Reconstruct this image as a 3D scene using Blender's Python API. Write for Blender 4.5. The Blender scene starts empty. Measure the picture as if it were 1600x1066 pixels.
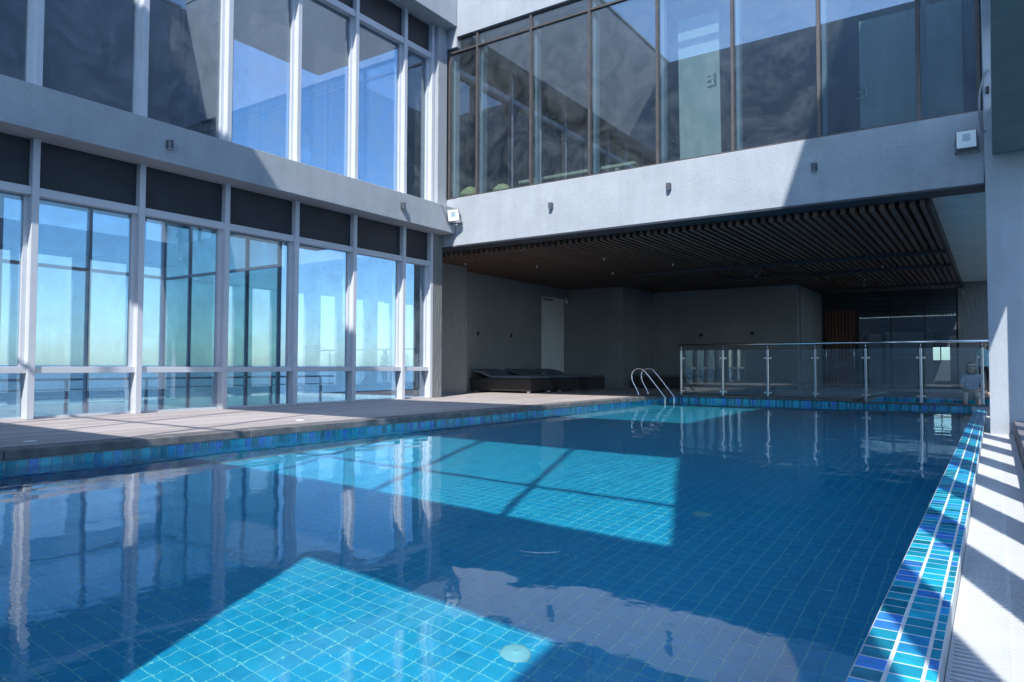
import bpy, bmesh, math, random
from mathutils import Vector, Matrix
random.seed(7)
rad = math.radians
sc = bpy.context.scene
C = sc.collection

# ------------------------------------------------------------------ camera
EYE = 0.72
yaw, pitch, roll = rad(34.285), rad(2.0016), rad(0.18135)
fw = Vector((-math.sin(yaw)*math.cos(pitch), math.cos(yaw)*math.cos(pitch), math.sin(pitch)))
rt = Vector((math.cos(yaw), math.sin(yaw), 0)); up = rt.cross(fw)
rt2 = rt*math.cos(roll)+up*math.sin(roll); up2 = up*math.cos(roll)-rt*math.sin(roll)
cam = bpy.data.cameras.new('camera'); camo = bpy.data.objects.new('camera', cam); C.objects.link(camo)
camo.matrix_world = Matrix(((rt2.x, up2.x, -fw.x, 0), (rt2.y, up2.y, -fw.y, 0), (rt2.z, up2.z, -fw.z, EYE), (0, 0, 0, 1)))
cam.sensor_width = 36; cam.lens = 36*1105.34/1600; cam.clip_start = 0.02; cam.clip_end = 60000
sc.camera = camo
# ------------------------------------------------------------------ light
SUN_D = Vector((-0.335, 0.905, -1.0))
w = bpy.data.worlds.new('World'); sc.world = w; w.use_nodes = True
nt = w.node_tree; nt.nodes.clear()
sky = nt.nodes.new('ShaderNodeTexSky'); sky.sky_type = 'NISHITA'; sky.sun_disc = False
sky.sun_elevation = rad(46); sky.sun_rotation = math.atan2(0.335, -0.905)
sky.altitude = 50; sky.air_density = 1.0; sky.dust_density = 0.5; sky.ozone_density = 0.8
bg = nt.nodes.new('ShaderNodeBackground'); bg.inputs['Strength'].default_value = 0.15
wo = nt.nodes.new('ShaderNodeOutputWorld')
tn = nt.nodes.new('ShaderNodeMixRGB'); tn.blend_type = 'MULTIPLY'; tn.inputs[0].default_value = 1.0; tn.inputs[2].default_value = (0.80, 0.955, 1.12, 1)   # the photograph's cool white balance
nt.links.new(sky.outputs[0], tn.inputs[1]); nt.links.new(tn.outputs[0], bg.inputs[0]); nt.links.new(bg.outputs[0], wo.inputs[0])
sl = bpy.data.lights.new('sun', 'SUN'); sl.energy = 2.8; sl.angle = rad(0.53); sl.color = (1.0, 0.975, 0.94)
so = bpy.data.objects.new('sun', sl); C.objects.link(so)
so.rotation_euler = SUN_D.to_track_quat('-Z', 'Y').to_euler(); so.location = (4, -10, 20)
try: sl.cycles.is_caustics_light = True
except Exception as e: print('caustic light', e)
vs = sc.view_settings
vs.view_transform = 'Standard'; vs.look = 'None'; vs.gamma = 1; vs.use_curve_mapping = False; vs.exposure = 1.1
cy = sc.cycles
cy.use_denoising = True; cy.max_bounces = 14; cy.transparent_max_bounces = 40; cy.transmission_bounces = 10
cy.glossy_bounces = 6; cy.diffuse_bounces = 4; cy.caustics_refractive = True; cy.caustics_reflective = False
cy.sample_clamp_indirect = 6; cy.blur_glossy = 0.3
try: cy.denoiser = 'OPENIMAGEDENOISE'; cy.denoising_prefilter = 'ACCURATE'
except Exception: pass

# ------------------------------------------------------------------ materials
def new_mat(name):
    m = bpy.data.materials.new(name); m.use_nodes = True
    return m, m.node_tree, m.node_tree.nodes['Principled BSDF']
def N(t, kind, **kw):
    n = t.nodes.new(kind)
    for k, v in kw.items():
        if hasattr(n, k): setattr(n, k, v)
        else: n.inputs[k.replace('_', ' ')].default_value = v
    return n
def ramp(t, fac, stops):
    r = t.nodes.new('ShaderNodeValToRGB')
    while len(r.color_ramp.elements) < len(stops): r.color_ramp.elements.new(0.5)
    for e, (p, c) in zip(r.color_ramp.elements, stops):
        e.position = p; e.color = (*c, 1) if len(c) == 3 else c
    t.links.new(fac, r.inputs[0]); return r
def coords(t, scale=(1, 1, 1)):
    g = t.nodes.new('ShaderNodeNewGeometry'); mp = t.nodes.new('ShaderNodeMapping')
    mp.inputs['Scale'].default_value = scale
    t.links.new(g.outputs['Position'], mp.inputs['Vector']); return mp.outputs[0]
def simple(name, col, rough=0.5, metal=0.0, var=0.12, scale=3.0, bump=0.0, bscale=80.0, stretch=(1, 1, 1), spec=0.5, dist=0.01):
    m, t, b = new_mat(name)
    co = coords(t, stretch)
    n1 = N(t, 'ShaderNodeTexNoise', Scale=scale, Detail=6.0, Roughness=0.62)
    t.links.new(co, n1.inputs['Vector'])
    lo = tuple(max(0, c*(1-var)) for c in col); hi = tuple(min(1, c*(1+var)) for c in col)
    r = ramp(t, n1.outputs['Fac'], [(0.3, lo), (0.7, hi)])
    t.links.new(r.outputs[0], b.inputs['Base Color'])
    b.inputs['Roughness'].default_value = rough; b.inputs['Metallic'].default_value = metal
    b.inputs['Specular IOR Level'].default_value = spec
    if bump > 0:
        n2 = N(t, 'ShaderNodeTexNoise', Scale=bscale, Detail=4.0, Roughness=0.6)
        t.links.new(co, n2.inputs['Vector'])
        bp = N(t, 'ShaderNodeBump', Strength=bump, Distance=dist)
        t.links.new(n2.outputs['Fac'], bp.inputs['Height']); t.links.new(bp.outputs[0], b.inputs['Normal'])
    return m
def stucco():
    m, t, b = new_mat('grey_stucco')
    co = coords(t)
    n1 = N(t, 'ShaderNodeTexNoise', Scale=1.3, Detail=7.0, Roughness=0.65)
    n2 = N(t, 'ShaderNodeTexNoise', Scale=120.0, Detail=3.0, Roughness=0.6)
    n3 = N(t, 'ShaderNodeTexVoronoi', Scale=95.0)
    mp = N(t, 'ShaderNodeMapping'); mp.inputs['Scale'].default_value = (5, 5, 0.35)
    t.links.new(co, mp.inputs[0])
    n4 = N(t, 'ShaderNodeTexNoise', Scale=1.0, Detail=4.0); t.links.new(mp.outputs[0], n4.inputs['Vector'])
    for n in (n1, n2, n3): t.links.new(co, n.inputs['Vector'])
    r1 = ramp(t, n1.outputs['Fac'], [(0.28, (0.385, 0.42, 0.455)), (0.72, (0.475, 0.51, 0.55))])
    r4 = ramp(t, n4.outputs['Fac'], [(0.3, (0.925, 0.925, 0.93)), (0.6, (1, 1, 1))])
    r2 = ramp(t, n2.outputs['Fac'], [(0.28, (0.72, 0.72, 0.73)), (0.55, (1, 1, 1))])
    mx = N(t, 'ShaderNodeMixRGB', blend_type='MULTIPLY'); mx.inputs[0].default_value = 1
    mx2 = N(t, 'ShaderNodeMixRGB', blend_type='MULTIPLY'); mx2.inputs[0].default_value = 1
    t.links.new(r1.outputs[0], mx.inputs[1]); t.links.new(r4.outputs[0], mx.inputs[2])
    t.links.new(mx.outputs[0], mx2.inputs[1]); t.links.new(r2.outputs[0], mx2.inputs[2])
    t.links.new(mx2.outputs[0], b.inputs['Base Color']); b.inputs['Roughness'].default_value = 0.9
    ad = N(t, 'ShaderNodeMath', operation='ADD'); t.links.new(n2.outputs['Fac'], ad.inputs[0]); t.links.new(n3.outputs['Distance'], ad.inputs[1])
    bp = N(t, 'ShaderNodeBump', Strength=0.6, Distance=0.007)
    t.links.new(ad.outputs[0], bp.inputs['Height']); t.links.new(bp.outputs[0], b.inputs['Normal'])
    return m
def glass(name, tint, f0, dust=0.03, wob=0.0):
    m = bpy.data.materials.new(name); m.use_nodes = True; t = m.node_tree; t.nodes.clear()
    out = t.nodes.new('ShaderNodeOutputMaterial')
    tr = N(t, 'ShaderNodeBsdfTransparent'); tr.inputs[0].default_value = (*tint, 1)
    gl = N(t, 'ShaderNodeBsdfGlossy'); gl.inputs['Roughness'].default_value = 0.0; gl.inputs[0].default_value = (0.92, 0.97, 1, 1)
    lw = N(t, 'ShaderNodeLayerWeight'); lw.inputs[0].default_value = 0.5
    pw = N(t, 'ShaderNodeMath', operation='POWER'); pw.inputs[1].default_value = 4.0
    t.links.new(lw.outputs['Facing'], pw.inputs[0])
    mr = N(t, 'ShaderNodeMapRange'); mr.inputs['To Min'].default_value = f0; mr.inputs['To Max'].default_value = 1.0
    t.links.new(pw.outputs[0], mr.inputs['Value'])
    co = coords(t)
    nz = N(t, 'ShaderNodeTexNoise', Scale=0.9, Detail=2.0); t.links.new(co, nz.inputs['Vector'])
    bp = N(t, 'ShaderNodeBump', Strength=0.010+wob, Distance=0.02); t.links.new(nz.outputs['Fac'], bp.inputs['Height'])
    t.links.new(bp.outputs[0], gl.inputs['Normal'])
    ms = t.nodes.new('ShaderNodeMixShader'); t.links.new(mr.outputs[0], ms.inputs[0])
    t.links.new(tr.outputs[0], ms.inputs[1]); t.links.new(gl.outputs[0], ms.inputs[2])
    df = N(t, 'ShaderNodeBsdfDiffuse'); df.inputs[0].default_value = (0.62, 0.66, 0.68, 1)
    n1 = N(t, 'ShaderNodeTexNoise', Scale=1.1, Detail=9.0, Roughness=0.72, Distortion=2.2); t.links.new(co, n1.inputs['Vector'])
    n2 = N(t, 'ShaderNodeTexNoise', Scale=38.0, Detail=2.0, Roughness=0.5); t.links.new(co, n2.inputs['Vector'])
    r1 = ramp(t, n1.outputs['Fac'], [(0.40, (dust*0.35,)*3), (0.75, (dust*2.4,)*3)])
    r2 = ramp(t, n2.outputs['Fac'], [(0.72, (0, 0, 0)), (0.78, (min(1, dust*5),)*3)])
    ad = N(t, 'ShaderNodeMath', operation='ADD'); t.links.new(r1.outputs[0], ad.inputs[0]); t.links.new(r2.outputs[0], ad.inputs[1])
    m2 = t.nodes.new('ShaderNodeMixShader'); t.links.new(ad.outputs[0], m2.inputs[0])
    t.links.new(ms.outputs[0], m2.inputs[1]); t.links.new(df.outputs[0], m2.inputs[2])
    t.links.new(m2.outputs[0], out.inputs[0]); return m
def tile_mat(name, col, rough=0.12, lo=0.62, hi=1.3):
    m, t, b = new_mat(name)
    oi = t.nodes.new('ShaderNodeObjectInfo'); co = coords(t)
    nz = N(t, 'ShaderNodeTexNoise', Scale=14.0, Detail=4.0); t.links.new(co, nz.inputs['Vector'])
    ad = N(t, 'ShaderNodeMath', operation='MULTIPLY_ADD'); ad.inputs[1].default_value = 0.5
    t.links.new(oi.outputs['Random'], ad.inputs[0]); t.links.new(nz.outputs['Fac'], ad.inputs[2])
    r = ramp(t, ad.outputs[0], [(0.3, tuple(c*lo for c in col)), (0.95, tuple(min(1, c*hi+0.003) for c in col))])
    t.links.new(r.outputs[0], b.inputs['Base Color']); b.inputs['Roughness'].default_value = rough
    return m
def slat_wall():
    m, t, b = new_mat('fluted_white_wall')
    co = coords(t)
    n0 = N(t, 'ShaderNodeTexNoise', Scale=0.8, Detail=5.0); t.links.new(co, n0.inputs['Vector'])
    mp = N(t, 'ShaderNodeMapping'); mp.inputs['Scale'].default_value = (22, 22, 3.0); t.links.new(co, mp.inputs[0])
    n1 = N(t, 'ShaderNodeTexNoise', Scale=1.0, Detail=2.0, Distortion=0.8); t.links.new(mp.outputs[0], n1.inputs['Vector'])
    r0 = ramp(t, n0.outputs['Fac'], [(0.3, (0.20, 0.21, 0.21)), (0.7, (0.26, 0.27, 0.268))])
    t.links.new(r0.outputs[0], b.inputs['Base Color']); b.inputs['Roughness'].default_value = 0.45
    bp = N(t, 'ShaderNodeBump', Strength=0.6, Distance=0.03); t.links.new(n1.outputs['Fac'], bp.inputs['Height']); t.links.new(bp.outputs[0], b.inputs['Normal'])
    return m
def wood(name, c1, c2, rough=0.6, axis=1, sc_=30.0):
    m, t, b = new_mat(name)
    s = [sc_]*3; s[axis] = sc_*0.05
    co = coords(t, s); oi = t.nodes.new('ShaderNodeObjectInfo')
    n1 = N(t, 'ShaderNodeTexNoise', Scale=1.0, Detail=6.0, Roughness=0.65, Distortion=0.6); t.links.new(co, n1.inputs['Vector'])
    ad = N(t, 'ShaderNodeMath', operation='MULTIPLY_ADD'); ad.inputs[1].default_value = 0.45
    sb = N(t, 'ShaderNodeMath', operation='SUBTRACT'); sb.inputs[1].default_value = 0.5
    t.links.new(oi.outputs['Random'], sb.inputs[0]); t.links.new(sb.outputs[0], ad.inputs[0]); t.links.new(n1.outputs['Fac'], ad.inputs[2])
    r = ramp(t, ad.outputs[0], [(0.25, c1), (0.75, c2)])
    t.links.new(r.outputs[0], b.inputs['Base Color']); b.inputs['Roughness'].default_value = rough
    bp = N(t, 'ShaderNodeBump', Strength=0.3, Distance=0.004); t.links.new(n1.outputs['Fac'], bp.inputs['Height']); t.links.new(bp.outputs[0], b.inputs['Normal'])
    return m
def wicker():
    m, t, b = new_mat('dark_wicker')
    co = coords(t)
    w1 = N(t, 'ShaderNodeTexWave', wave_type='BANDS', bands_direction='X'); w1.inputs['Scale'].default_value = 22; w1.inputs['Distortion'].default_value = 1.0
    w2 = N(t, 'ShaderNodeTexWave', wave_type='BANDS', bands_direction='Z'); w2.inputs['Scale'].default_value = 60; w2.inputs['Distortion'].default_value = 1.5
    t.links.new(co, w1.inputs[0]); t.links.new(co, w2.inputs[0])
    mx = N(t, 'ShaderNodeMath', operation='MULTIPLY'); t.links.new(w1.outputs['Fac'], mx.inputs[0]); t.links.new(w2.outputs['Fac'], mx.inputs[1])
    r = ramp(t, mx.outputs[0], [(0.1, (0.02, 0.016, 0.015)), (0.8, (0.10, 0.08, 0.075))])
    t.links.new(r.outputs[0], b.inputs['Base Color']); b.inputs['Roughness'].default_value = 0.5
    bp = N(t, 'ShaderNodeBump', Strength=0.7, Distance=0.01); t.links.new(mx.outputs[0], bp.inputs['Height']); t.links.new(bp.outputs[0], b.inputs['Normal'])
    return m
def water_mat():
    m = bpy.data.materials.new('pool_water'); m.use_nodes = True; t = m.node_tree; t.nodes.clear()
    out = t.nodes.new('ShaderNodeOutputMaterial'); b = t.nodes.new('ShaderNodeBsdfPrincipled')
    b.inputs['Base Color'].default_value = (0.85, 0.98, 1.0, 1); b.inputs['Roughness'].default_value = 0.0
    b.inputs['IOR'].default_value = 1.33; b.inputs['Transmission Weight'].default_value = 1.0
    g = t.nodes.new('ShaderNodeNewGeometry')
    nz = N(t, 'ShaderNodeTexNoise', Scale=17.0, Detail=2.0, Roughness=0.5, Distortion=0.4); t.links.new(g.outputs['Position'], nz.inputs['Vector'])
    n0 = N(t, 'ShaderNodeTexNoise', Scale=0.55, Detail=2.0); t.links.new(g.outputs['Position'], n0.inputs['Vector'])
    r0 = ramp(t, n0.outputs['Fac'], [(0.35, (0.15, 0.15, 0.15)), (0.65, (1, 1, 1))])
    bp = N(t, 'ShaderNodeBump', Strength=1.0, Distance=0.00045); t.links.new(nz.outputs['Fac'], bp.inputs['Height']); t.links.new(r0.outputs[0], bp.inputs['Strength'])
    t.links.new(bp.outputs[0], b.inputs['Normal'])
    t.links.new(b.outputs[0], out.inputs[0]); return m

M = {}
M['stucco'] = stucco()
M['alu'] = simple('pale_grey_aluminium', (0.60, 0.63, 0.68), 0.42, 0.0, 0.05, 2.0, 0.04, 200, spec=0.5)
M['darkalu'] = simple('bronze_aluminium', (0.10, 0.092, 0.09), 0.45, 0.3, 0.2, 6.0)
M['spandrel'] = simple('charcoal_panel', (0.030, 0.036, 0.048), 0.55, 0, 0.2, 2.0, 0.1, 60)
M['glass'] = glass('tinted_facade_glass', (0.57, 0.70, 0.80), 0.18, 0.08)
M['glass_up'] = glass('dusty_window_glass', (0.74, 0.85, 0.90), 0.17, 0.03)
M['glass_clear'] = glass('clear_rail_glass', (0.86, 0.93, 0.94), 0.075, 0.04)
M['glass_dark'] = glass('smoked_storefront_glass', (0.66, 0.72, 0.75), 0.07, 0.02)
M['wall'] = slat_wall()
M['white'] = simple('white_paint', (0.78, 0.79, 0.79), 0.5, 0, 0.04, 2.0, 0.05, 60)
M['plaster'] = simple('pale_green_plaster', (0.62, 0.68, 0.66), 0.8, 0, 0.10, 1.5, 0.15, 30)
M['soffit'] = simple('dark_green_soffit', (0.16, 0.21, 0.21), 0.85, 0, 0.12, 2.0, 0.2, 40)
M['steel'] = simple('brushed_steel', (0.68, 0.68, 0.68), 0.22, 1.0, 0.06, 20.0)
M['chrome'] = simple('polished_steel', (0.80, 0.80, 0.80), 0.08, 1.0, 0.03, 20.0)
M['deck'] = wood('deck_board', (0.36, 0.315, 0.30), (0.52, 0.465, 0.44), 0.65, 1, 26)
M['nosing'] = simple('grey_stone_edging', (0.15, 0.145, 0.148), 0.7, 0, 0.5, 5.0, 0.25, 60)
M['slat'] = wood('brown_ceiling_slat', (0.085, 0.050, 0.036), (0.15, 0.092, 0.066), 0.5, 1, 24)
M['screen'] = wood('red_brown_screen', (0.10, 0.035, 0.02), (0.17, 0.065, 0.035), 0.5, 2, 30)
M['black'] = simple('matt_black', (0.012, 0.013, 0.015), 0.6, 0, 0.1)
M['dark'] = simple('dark_void_paint', (0.025, 0.027, 0.03), 0.9, 0, 0.2)
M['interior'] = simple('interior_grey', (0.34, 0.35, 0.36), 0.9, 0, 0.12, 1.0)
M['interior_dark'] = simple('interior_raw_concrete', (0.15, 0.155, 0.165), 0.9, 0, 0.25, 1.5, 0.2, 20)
M['wicker'] = wicker()
M['cushion'] = simple('grey_blue_cushion', (0.13, 0.15, 0.18), 0.85, 0, 0.1, 6.0, 0.25, 120)
M['grout'] = simple('pale_grout', (0.62, 0.66, 0.65), 0.9, 0, 0.12, 30.0, 0.2, 200)
M['floorgrout'] = simple('pool_floor_grout', (0.24, 0.82, 0.82), 0.9, 0, 0.1, 12.0)
M['outlet'] = simple('pale_aqua_plastic', (0.30, 0.74, 0.78), 0.5)
M['polished'] = simple('polished_floor_tile', (0.40, 0.46, 0.48), 0.12, 0, 0.1, 1.0)
M['glass_green'] = glass('greenish_end_glass', (0.70, 0.84, 0.80), 0.08, 0.12)
M['grating'] = simple('white_plastic_grating', (0.64, 0.655, 0.67), 0.45, 0, 0.05, 6.0)
M['concrete'] = simple('grey_concrete', (0.30, 0.31, 0.32), 0.9, 0, 0.2, 2.0, 0.2, 40)
M['ledge'] = simple('dark_stone_ledge', (0.17, 0.17, 0.19), 0.75, 0, 0.25, 8.0, 0.2, 70)
M['lampgrey'] = simple('grey_lamp_casting', (0.10, 0.11, 0.125), 0.4, 0.4, 0.1)
M['lens'] = simple('frosted_lens', (0.80, 0.86, 0.86), 0.15, 0, 0.03)
M['led'] = simple('pale_blue_reflector', (0.35, 0.50, 0.56), 0.2, 0, 0.05)
M['cable'] = simple('grey_cable', (0.22, 0.23, 0.25), 0.6)
M['doorwood'] = wood('pale_beige_door', (0.56, 0.53, 0.44), (0.66, 0.62, 0.52), 0.5, 2, 12)
M['yellow'] = simple('straw_yellow_plastic', (0.66, 0.55, 0.22), 0.6, 0, 0.3, 10.0, 0.4, 25)
M['timber'] = wood('pale_timber', (0.50, 0.42, 0.26), (0.62, 0.53, 0.35), 0.7, 0, 20)
M['tilepal'] = [tile_mat('turquoise_tile', (0.016, 0.38, 0.52)), tile_mat('teal_tile', (0.012, 0.25, 0.35)), tile_mat('blue_tile', (0.05, 0.25, 0.66)),
                tile_mat('aqua_tile', (0.025, 0.45, 0.60)), tile_mat('azure_tile', (0.03, 0.33, 0.62))]
M['floorpal'] = [tile_mat('pool_blue_tile', (0.016, 0.48, 0.78), 0.3, 0.88, 1.08), tile_mat('pool_aqua_tile', (0.020, 0.51, 0.79), 0.3, 0.88, 1.08), tile_mat('pool_deep_tile', (0.016, 0.46, 0.76), 0.3, 0.88, 1.08)]
M['water'] = water_mat()
M['sea'] = simple('sea_water', (0.03, 0.085, 0.12), 0.25, 0, 0.3, 0.002, 0.3, 0.05)
M['skin'] = simple('skin', (0.55, 0.36, 0.27), 0.5, 0, 0.05)
M['hair'] = simple('black_hair', (0.012, 0.010, 0.010), 0.4, 0, 0.2)
M['visor'] = simple('pale_visor', (0.75, 0.72, 0.66), 0.6)
M['trousers'] = simple('cream_trousers', (0.62, 0.57, 0.48), 0.8)
M['tealcloth'] = simple('teal_cloth', (0.30, 0.55, 0.60), 0.8)
M['darkcloth'] = simple('dark_cloth', (0.03, 0.03, 0.035), 0.8)
def stripes():
    m, t, b = new_mat('blue_white_stripes')
    g = t.nodes.new('ShaderNodeNewGeometry'); sp = t.nodes.new('ShaderNodeSeparateXYZ'); t.links.new(g.outputs['Position'], sp.inputs[0])
    mu = N(t, 'ShaderNodeMath', operation='MULTIPLY'); mu.inputs[1].default_value = 190.0; t.links.new(sp.outputs['Z'], mu.inputs[0])
    sn = N(t, 'ShaderNodeMath', operation='SINE'); t.links.new(mu.outputs[0], sn.inputs[0])
    r = ramp(t, sn.outputs[0], [(0.45, (0.25, 0.36, 0.55)), (0.55, (0.78, 0.8, 0.84))])
    t.links.new(r.outputs[0], b.inputs['Base Color']); b.inputs['Roughness'].default_value = 0.8; return m
M['stripe'] = stripes()

# ------------------------------------------------------------------ helpers
BASE = {}
def link(o, parent=None):
    C.objects.link(o)
    if parent is not None: o.parent = parent
    return o
def thing(name, label, cat, loc=(0, 0, 0), group=None, kind=None):
    o = bpy.data.objects.new(name, None); C.objects.link(o); o.location = loc; o.empty_display_size = 0.1
    BASE[o.name] = Vector(loc)
    if label: o['label'] = label; o['category'] = cat
    if group: o['group'] = group
    if kind: o['kind'] = kind
    return o
def tag(o, label, cat, group=None):
    o['label'] = label; o['category'] = cat
    if group: o['group'] = group
    return o
def wbase(p):
    v = Vector((0, 0, 0))
    while p is not None:
        v += Vector(p.location); p = p.parent
    return v
_cache = {}
def box_mesh(dx, dy, dz, bev, mat):
    k = (round(dx, 4), round(dy, 4), round(dz, 4), bev, mat.name if mat else '')
    if k in _cache: return _cache[k]
    bm = bmesh.new(); bmesh.ops.create_cube(bm, size=1.0)
    bmesh.ops.scale(bm, vec=(dx, dy, dz), verts=bm.verts)
    if bev > 0: bmesh.ops.bevel(bm, geom=list(bm.edges), offset=min(bev, dx*0.4, dy*0.4, dz*0.4), segments=1, affect='EDGES', profile=0.5)
    me = bpy.data.meshes.new('box'); bm.to_mesh(me); bm.free()
    if mat: me.materials.append(mat)
    _cache[k] = me; return me
def bx(name, x0, x1, y0, y1, z0, z1, mat, parent=None, bev=0.0):
    me = box_mesh(abs(x1-x0), abs(y1-y0), abs(z1-z0), bev, mat)
    o = bpy.data.objects.new(name, me); link(o, parent)
    o.location = Vector(((x0+x1)/2, (y0+y1)/2, (z0+z1)/2)) - (wbase(parent) if parent else Vector((0, 0, 0)))
    return o
class MB:
    def __init__(s): s.v = []; s.f = []; s.mi = []; s.sm = []
    def box(s, x0, x1, y0, y1, z0, z1, mi=0, top_only=False):
        b = len(s.v)
        s.v += [(x0, y0, z0), (x1, y0, z0), (x1, y1, z0), (x0, y1, z0), (x0, y0, z1), (x1, y0, z1), (x1, y1, z1), (x0, y1, z1)]
        fs = [(4, 5, 6, 7), (0, 1, 5, 4), (1, 2, 6, 5), (2, 3, 7, 6), (3, 0, 4, 7)]
        if not top_only: fs.append((3, 2, 1, 0))
        for f in fs: s.f.append(tuple(b+i for i in f)); s.mi.append(mi); s.sm.append(False)
    def tube(s, pts, r, n=10, mi=0, cap=True, radii=None):
        pts = [Vector(p) for p in pts]; b = len(s.v); prev = None
        for i, p in enumerate(pts):
            d = (pts[min(i+1, len(pts)-1)] - pts[max(i-1, 0)]).normalized()
            if prev is None:
                a = Vector((0, 0, 1)) if abs(d.z) < 0.9 else Vector((1, 0, 0)); u = d.cross(a).normalized()
            else: u = (prev - d*prev.dot(d)).normalized()
            prev = u; v = d.cross(u); rr = radii[i] if radii else r
            for k in range(n):
                a = 2*math.pi*k/n; q = p + (u*math.cos(a)+v*math.sin(a))*rr; s.v.append(tuple(q))
        for i in range(len(pts)-1):
            for k in range(n):
                s.f.append((b+i*n+k, b+i*n+(k+1) % n, b+(i+1)*n+(k+1) % n, b+(i+1)*n+k)); s.mi.append(mi); s.sm.append(True)
        if cap:
            s.f.append(tuple(b+k for k in reversed(range(n)))); s.mi.append(mi); s.sm.append(False)
            e = b+(len(pts)-1)*n; s.f.append(tuple(e+k for k in range(n))); s.mi.append(mi); s.sm.append(False)
    def lathe(s, prof, cx=0, cy=0, n=24, mi=0):
        b = len(s.v)
        for r, z in prof:
            for k in range(n):
                a = 2*math.pi*k/n; s.v.append((cx+r*math.cos(a), cy+r*math.sin(a), z))
        for i in range(len(prof)-1):
            for k in range(n):
                s.f.append((b+i*n+k, b+i*n+(k+1) % n, b+(i+1)*n+(k+1) % n, b+(i+1)*n+k)); s.mi.append(mi); s.sm.append(True)
    def poly(s, f, mi=0, smooth=False):
        b = len(s.v); s.v += [tuple(p) for p in f]; s.f.append(tuple(range(b, b+len(f)))); s.mi.append(mi); s.sm.append(smooth)
    def build(s, name, mats, parent=None, base=None):
        if not isinstance(mats, list): mats = [mats]
        off = wbase(parent) if parent is not None else Vector(base or (0, 0, 0))
        me = bpy.data.meshes.new(name); me.from_pydata([(a-off.x, b-off.y, c-off.z) for a, b, c in s.v], [], s.f)
        for m in mats: me.materials.append(m)
        me.polygons.foreach_set('material_index', s.mi); me.polygons.foreach_set('use_smooth', s.sm); me.update()
        o = bpy.data.objects.new(name, me); link(o, parent)
        if parent is None: o.location = off
        return o
def copy_tree(o, parent=None):
    c = o.copy(); C.objects.link(c); c.parent = parent
    for ch in list(o.children): copy_tree(ch, c)
    return c
def structure(o): o['kind'] = 'structure'; return o

# ------------------------------------------------------------------ the setting
WATER = -0.155
PX0, PX1, PY0, PY1 = -6.86, -0.355, 0.0, 17.24      # pool basin inside faces
FLOOR = -1.42
# sea far below
mb = MB(); R_ = 40000
ring = [(R_*math.cos(a*math.pi/32), R_*math.sin(a*math.pi/32), -42.0) for a in range(64)]
mb.poly(ring); structure(mb.build('sea', M['sea']))
# podium slab the terrace stands on (hollow where the pool is)
pod = structure(thing('terrace_slab', None, None, (-6, 8, -0.9)))
bx('slab_piece', -15.6, -7.3, -9, 34, -1.6, -0.10, M['concrete'], pod)
bx('slab_piece', -7.3, 1.7, 22.4, 34, -1.6, -0.10, M['concrete'], pod)
bx('slab_piece', -7.3, -2.46, 17.5, 22.4, -1.6, -0.10, M['concrete'], pod)
bx('slab_piece', 0.40, 1.7, -9, 22.4, -1.6, -0.10, M['concrete'], pod)
bx('slab_piece', -7.3, 0.40, -9, -0.22, -1.6, -0.10, M['concrete'], pod)
bx('slab_piece', -7.3, 0.40, -0.22, 22.4, -1.9, -1.62, M['concrete'], pod)

# deck: boards along the pool
deck = structure(thing('pool_deck', None, None, (-9, 8, -0.1)))
bw, gap = 0.142, 0.006
def boards(x0, x1, y0, y1, seg, stagger=True):
    x = x0; i = 0
    while x < x1-0.02:
        xe = min(x+bw-gap, x1); y = y0 - (seg*random.random()*0.6 if stagger else 0)
        while y < y1-0.01:
            ye = min(y+seg, y1); ys = max(y, y0)
            if ye-ys > 0.02: bx('plank', x, xe, ys, ye-0.004, -0.034, random.choice((0.0, -0.0008, -0.0016)), M['deck'], deck, 0.003)
            y += seg
        x += bw; i += 1
boards(-10.62, -7.12, 0.2, 12.6, 4.3)
boards(-11.98, -7.12, 12.6, 23.6, 5.2)
boards(-7.02, -2.62, 17.5, 23.6, 6.4, False)
boards(-7.02, 0.0, 23.62, 27.0, 3.5, False)
bx('underlay', -15.4, -7.12, -8.9, 23.6, -0.099, -0.036, M['dark'], deck)
bx('underlay', -7.02, -2.62, 17.5, 23.6, -0.099, -0.036, M['dark'], deck)
# dark edging around the pool
y = -2.2
while y < 17.2:
    bx('edging_stone', -7.115, -6.79, y, min(y+2.35, 17.44)-0.006, -0.078, 0.001, M['nosing'], deck, 0.006); y += 2.35
x = -6.78
while x < -2.62:
    bx('edging_stone', x, min(x+1.2, -2.62)-0.006, 17.2, 17.49, -0.052, 0.001, M['nosing'], deck, 0.006); x += 1.2

# ------------------------------------------------------------------ pool
pool = thing('swimming_pool', 'long outdoor pool lined with blue glazed tiles between deck and white gutter', 'pool', (-3.6, 7, FLOOR))
recv = []
recv.append(bx('basin_floor', PX0-0.1, PX1+0.1, PY0-0.1, PY1+0.1, FLOOR-0.2, FLOOR-0.0012, M['floorgrout'], pool))
recv.append(bx('basin_wall', PX0-0.25, PX0-0.0035, PY0-0.1, PY1+0.1, FLOOR, -0.079, M['grout'], pool))
recv.append(bx('basin_wall', PX0, PX1, PY1+0.0035, PY1+0.20, FLOOR, -0.079, M['grout'], pool))
recv.append(bx('basin_wall', PX1+0.008, -0.147, PY0-0.1, PY1+0.2, FLOOR, -0.160, M['grout'], pool))
recv.append(bx('basin_wall', PX0, PX1, PY0-0.2, PY0-0.008, FLOOR, -0.10, M['grout'], pool))
TP = 0.1
palF = M['floorpal']
rest = MB(); near = []
nx = int((PX1-PX0)/TP); ny = int((PY1-PY0)/TP)
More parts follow.
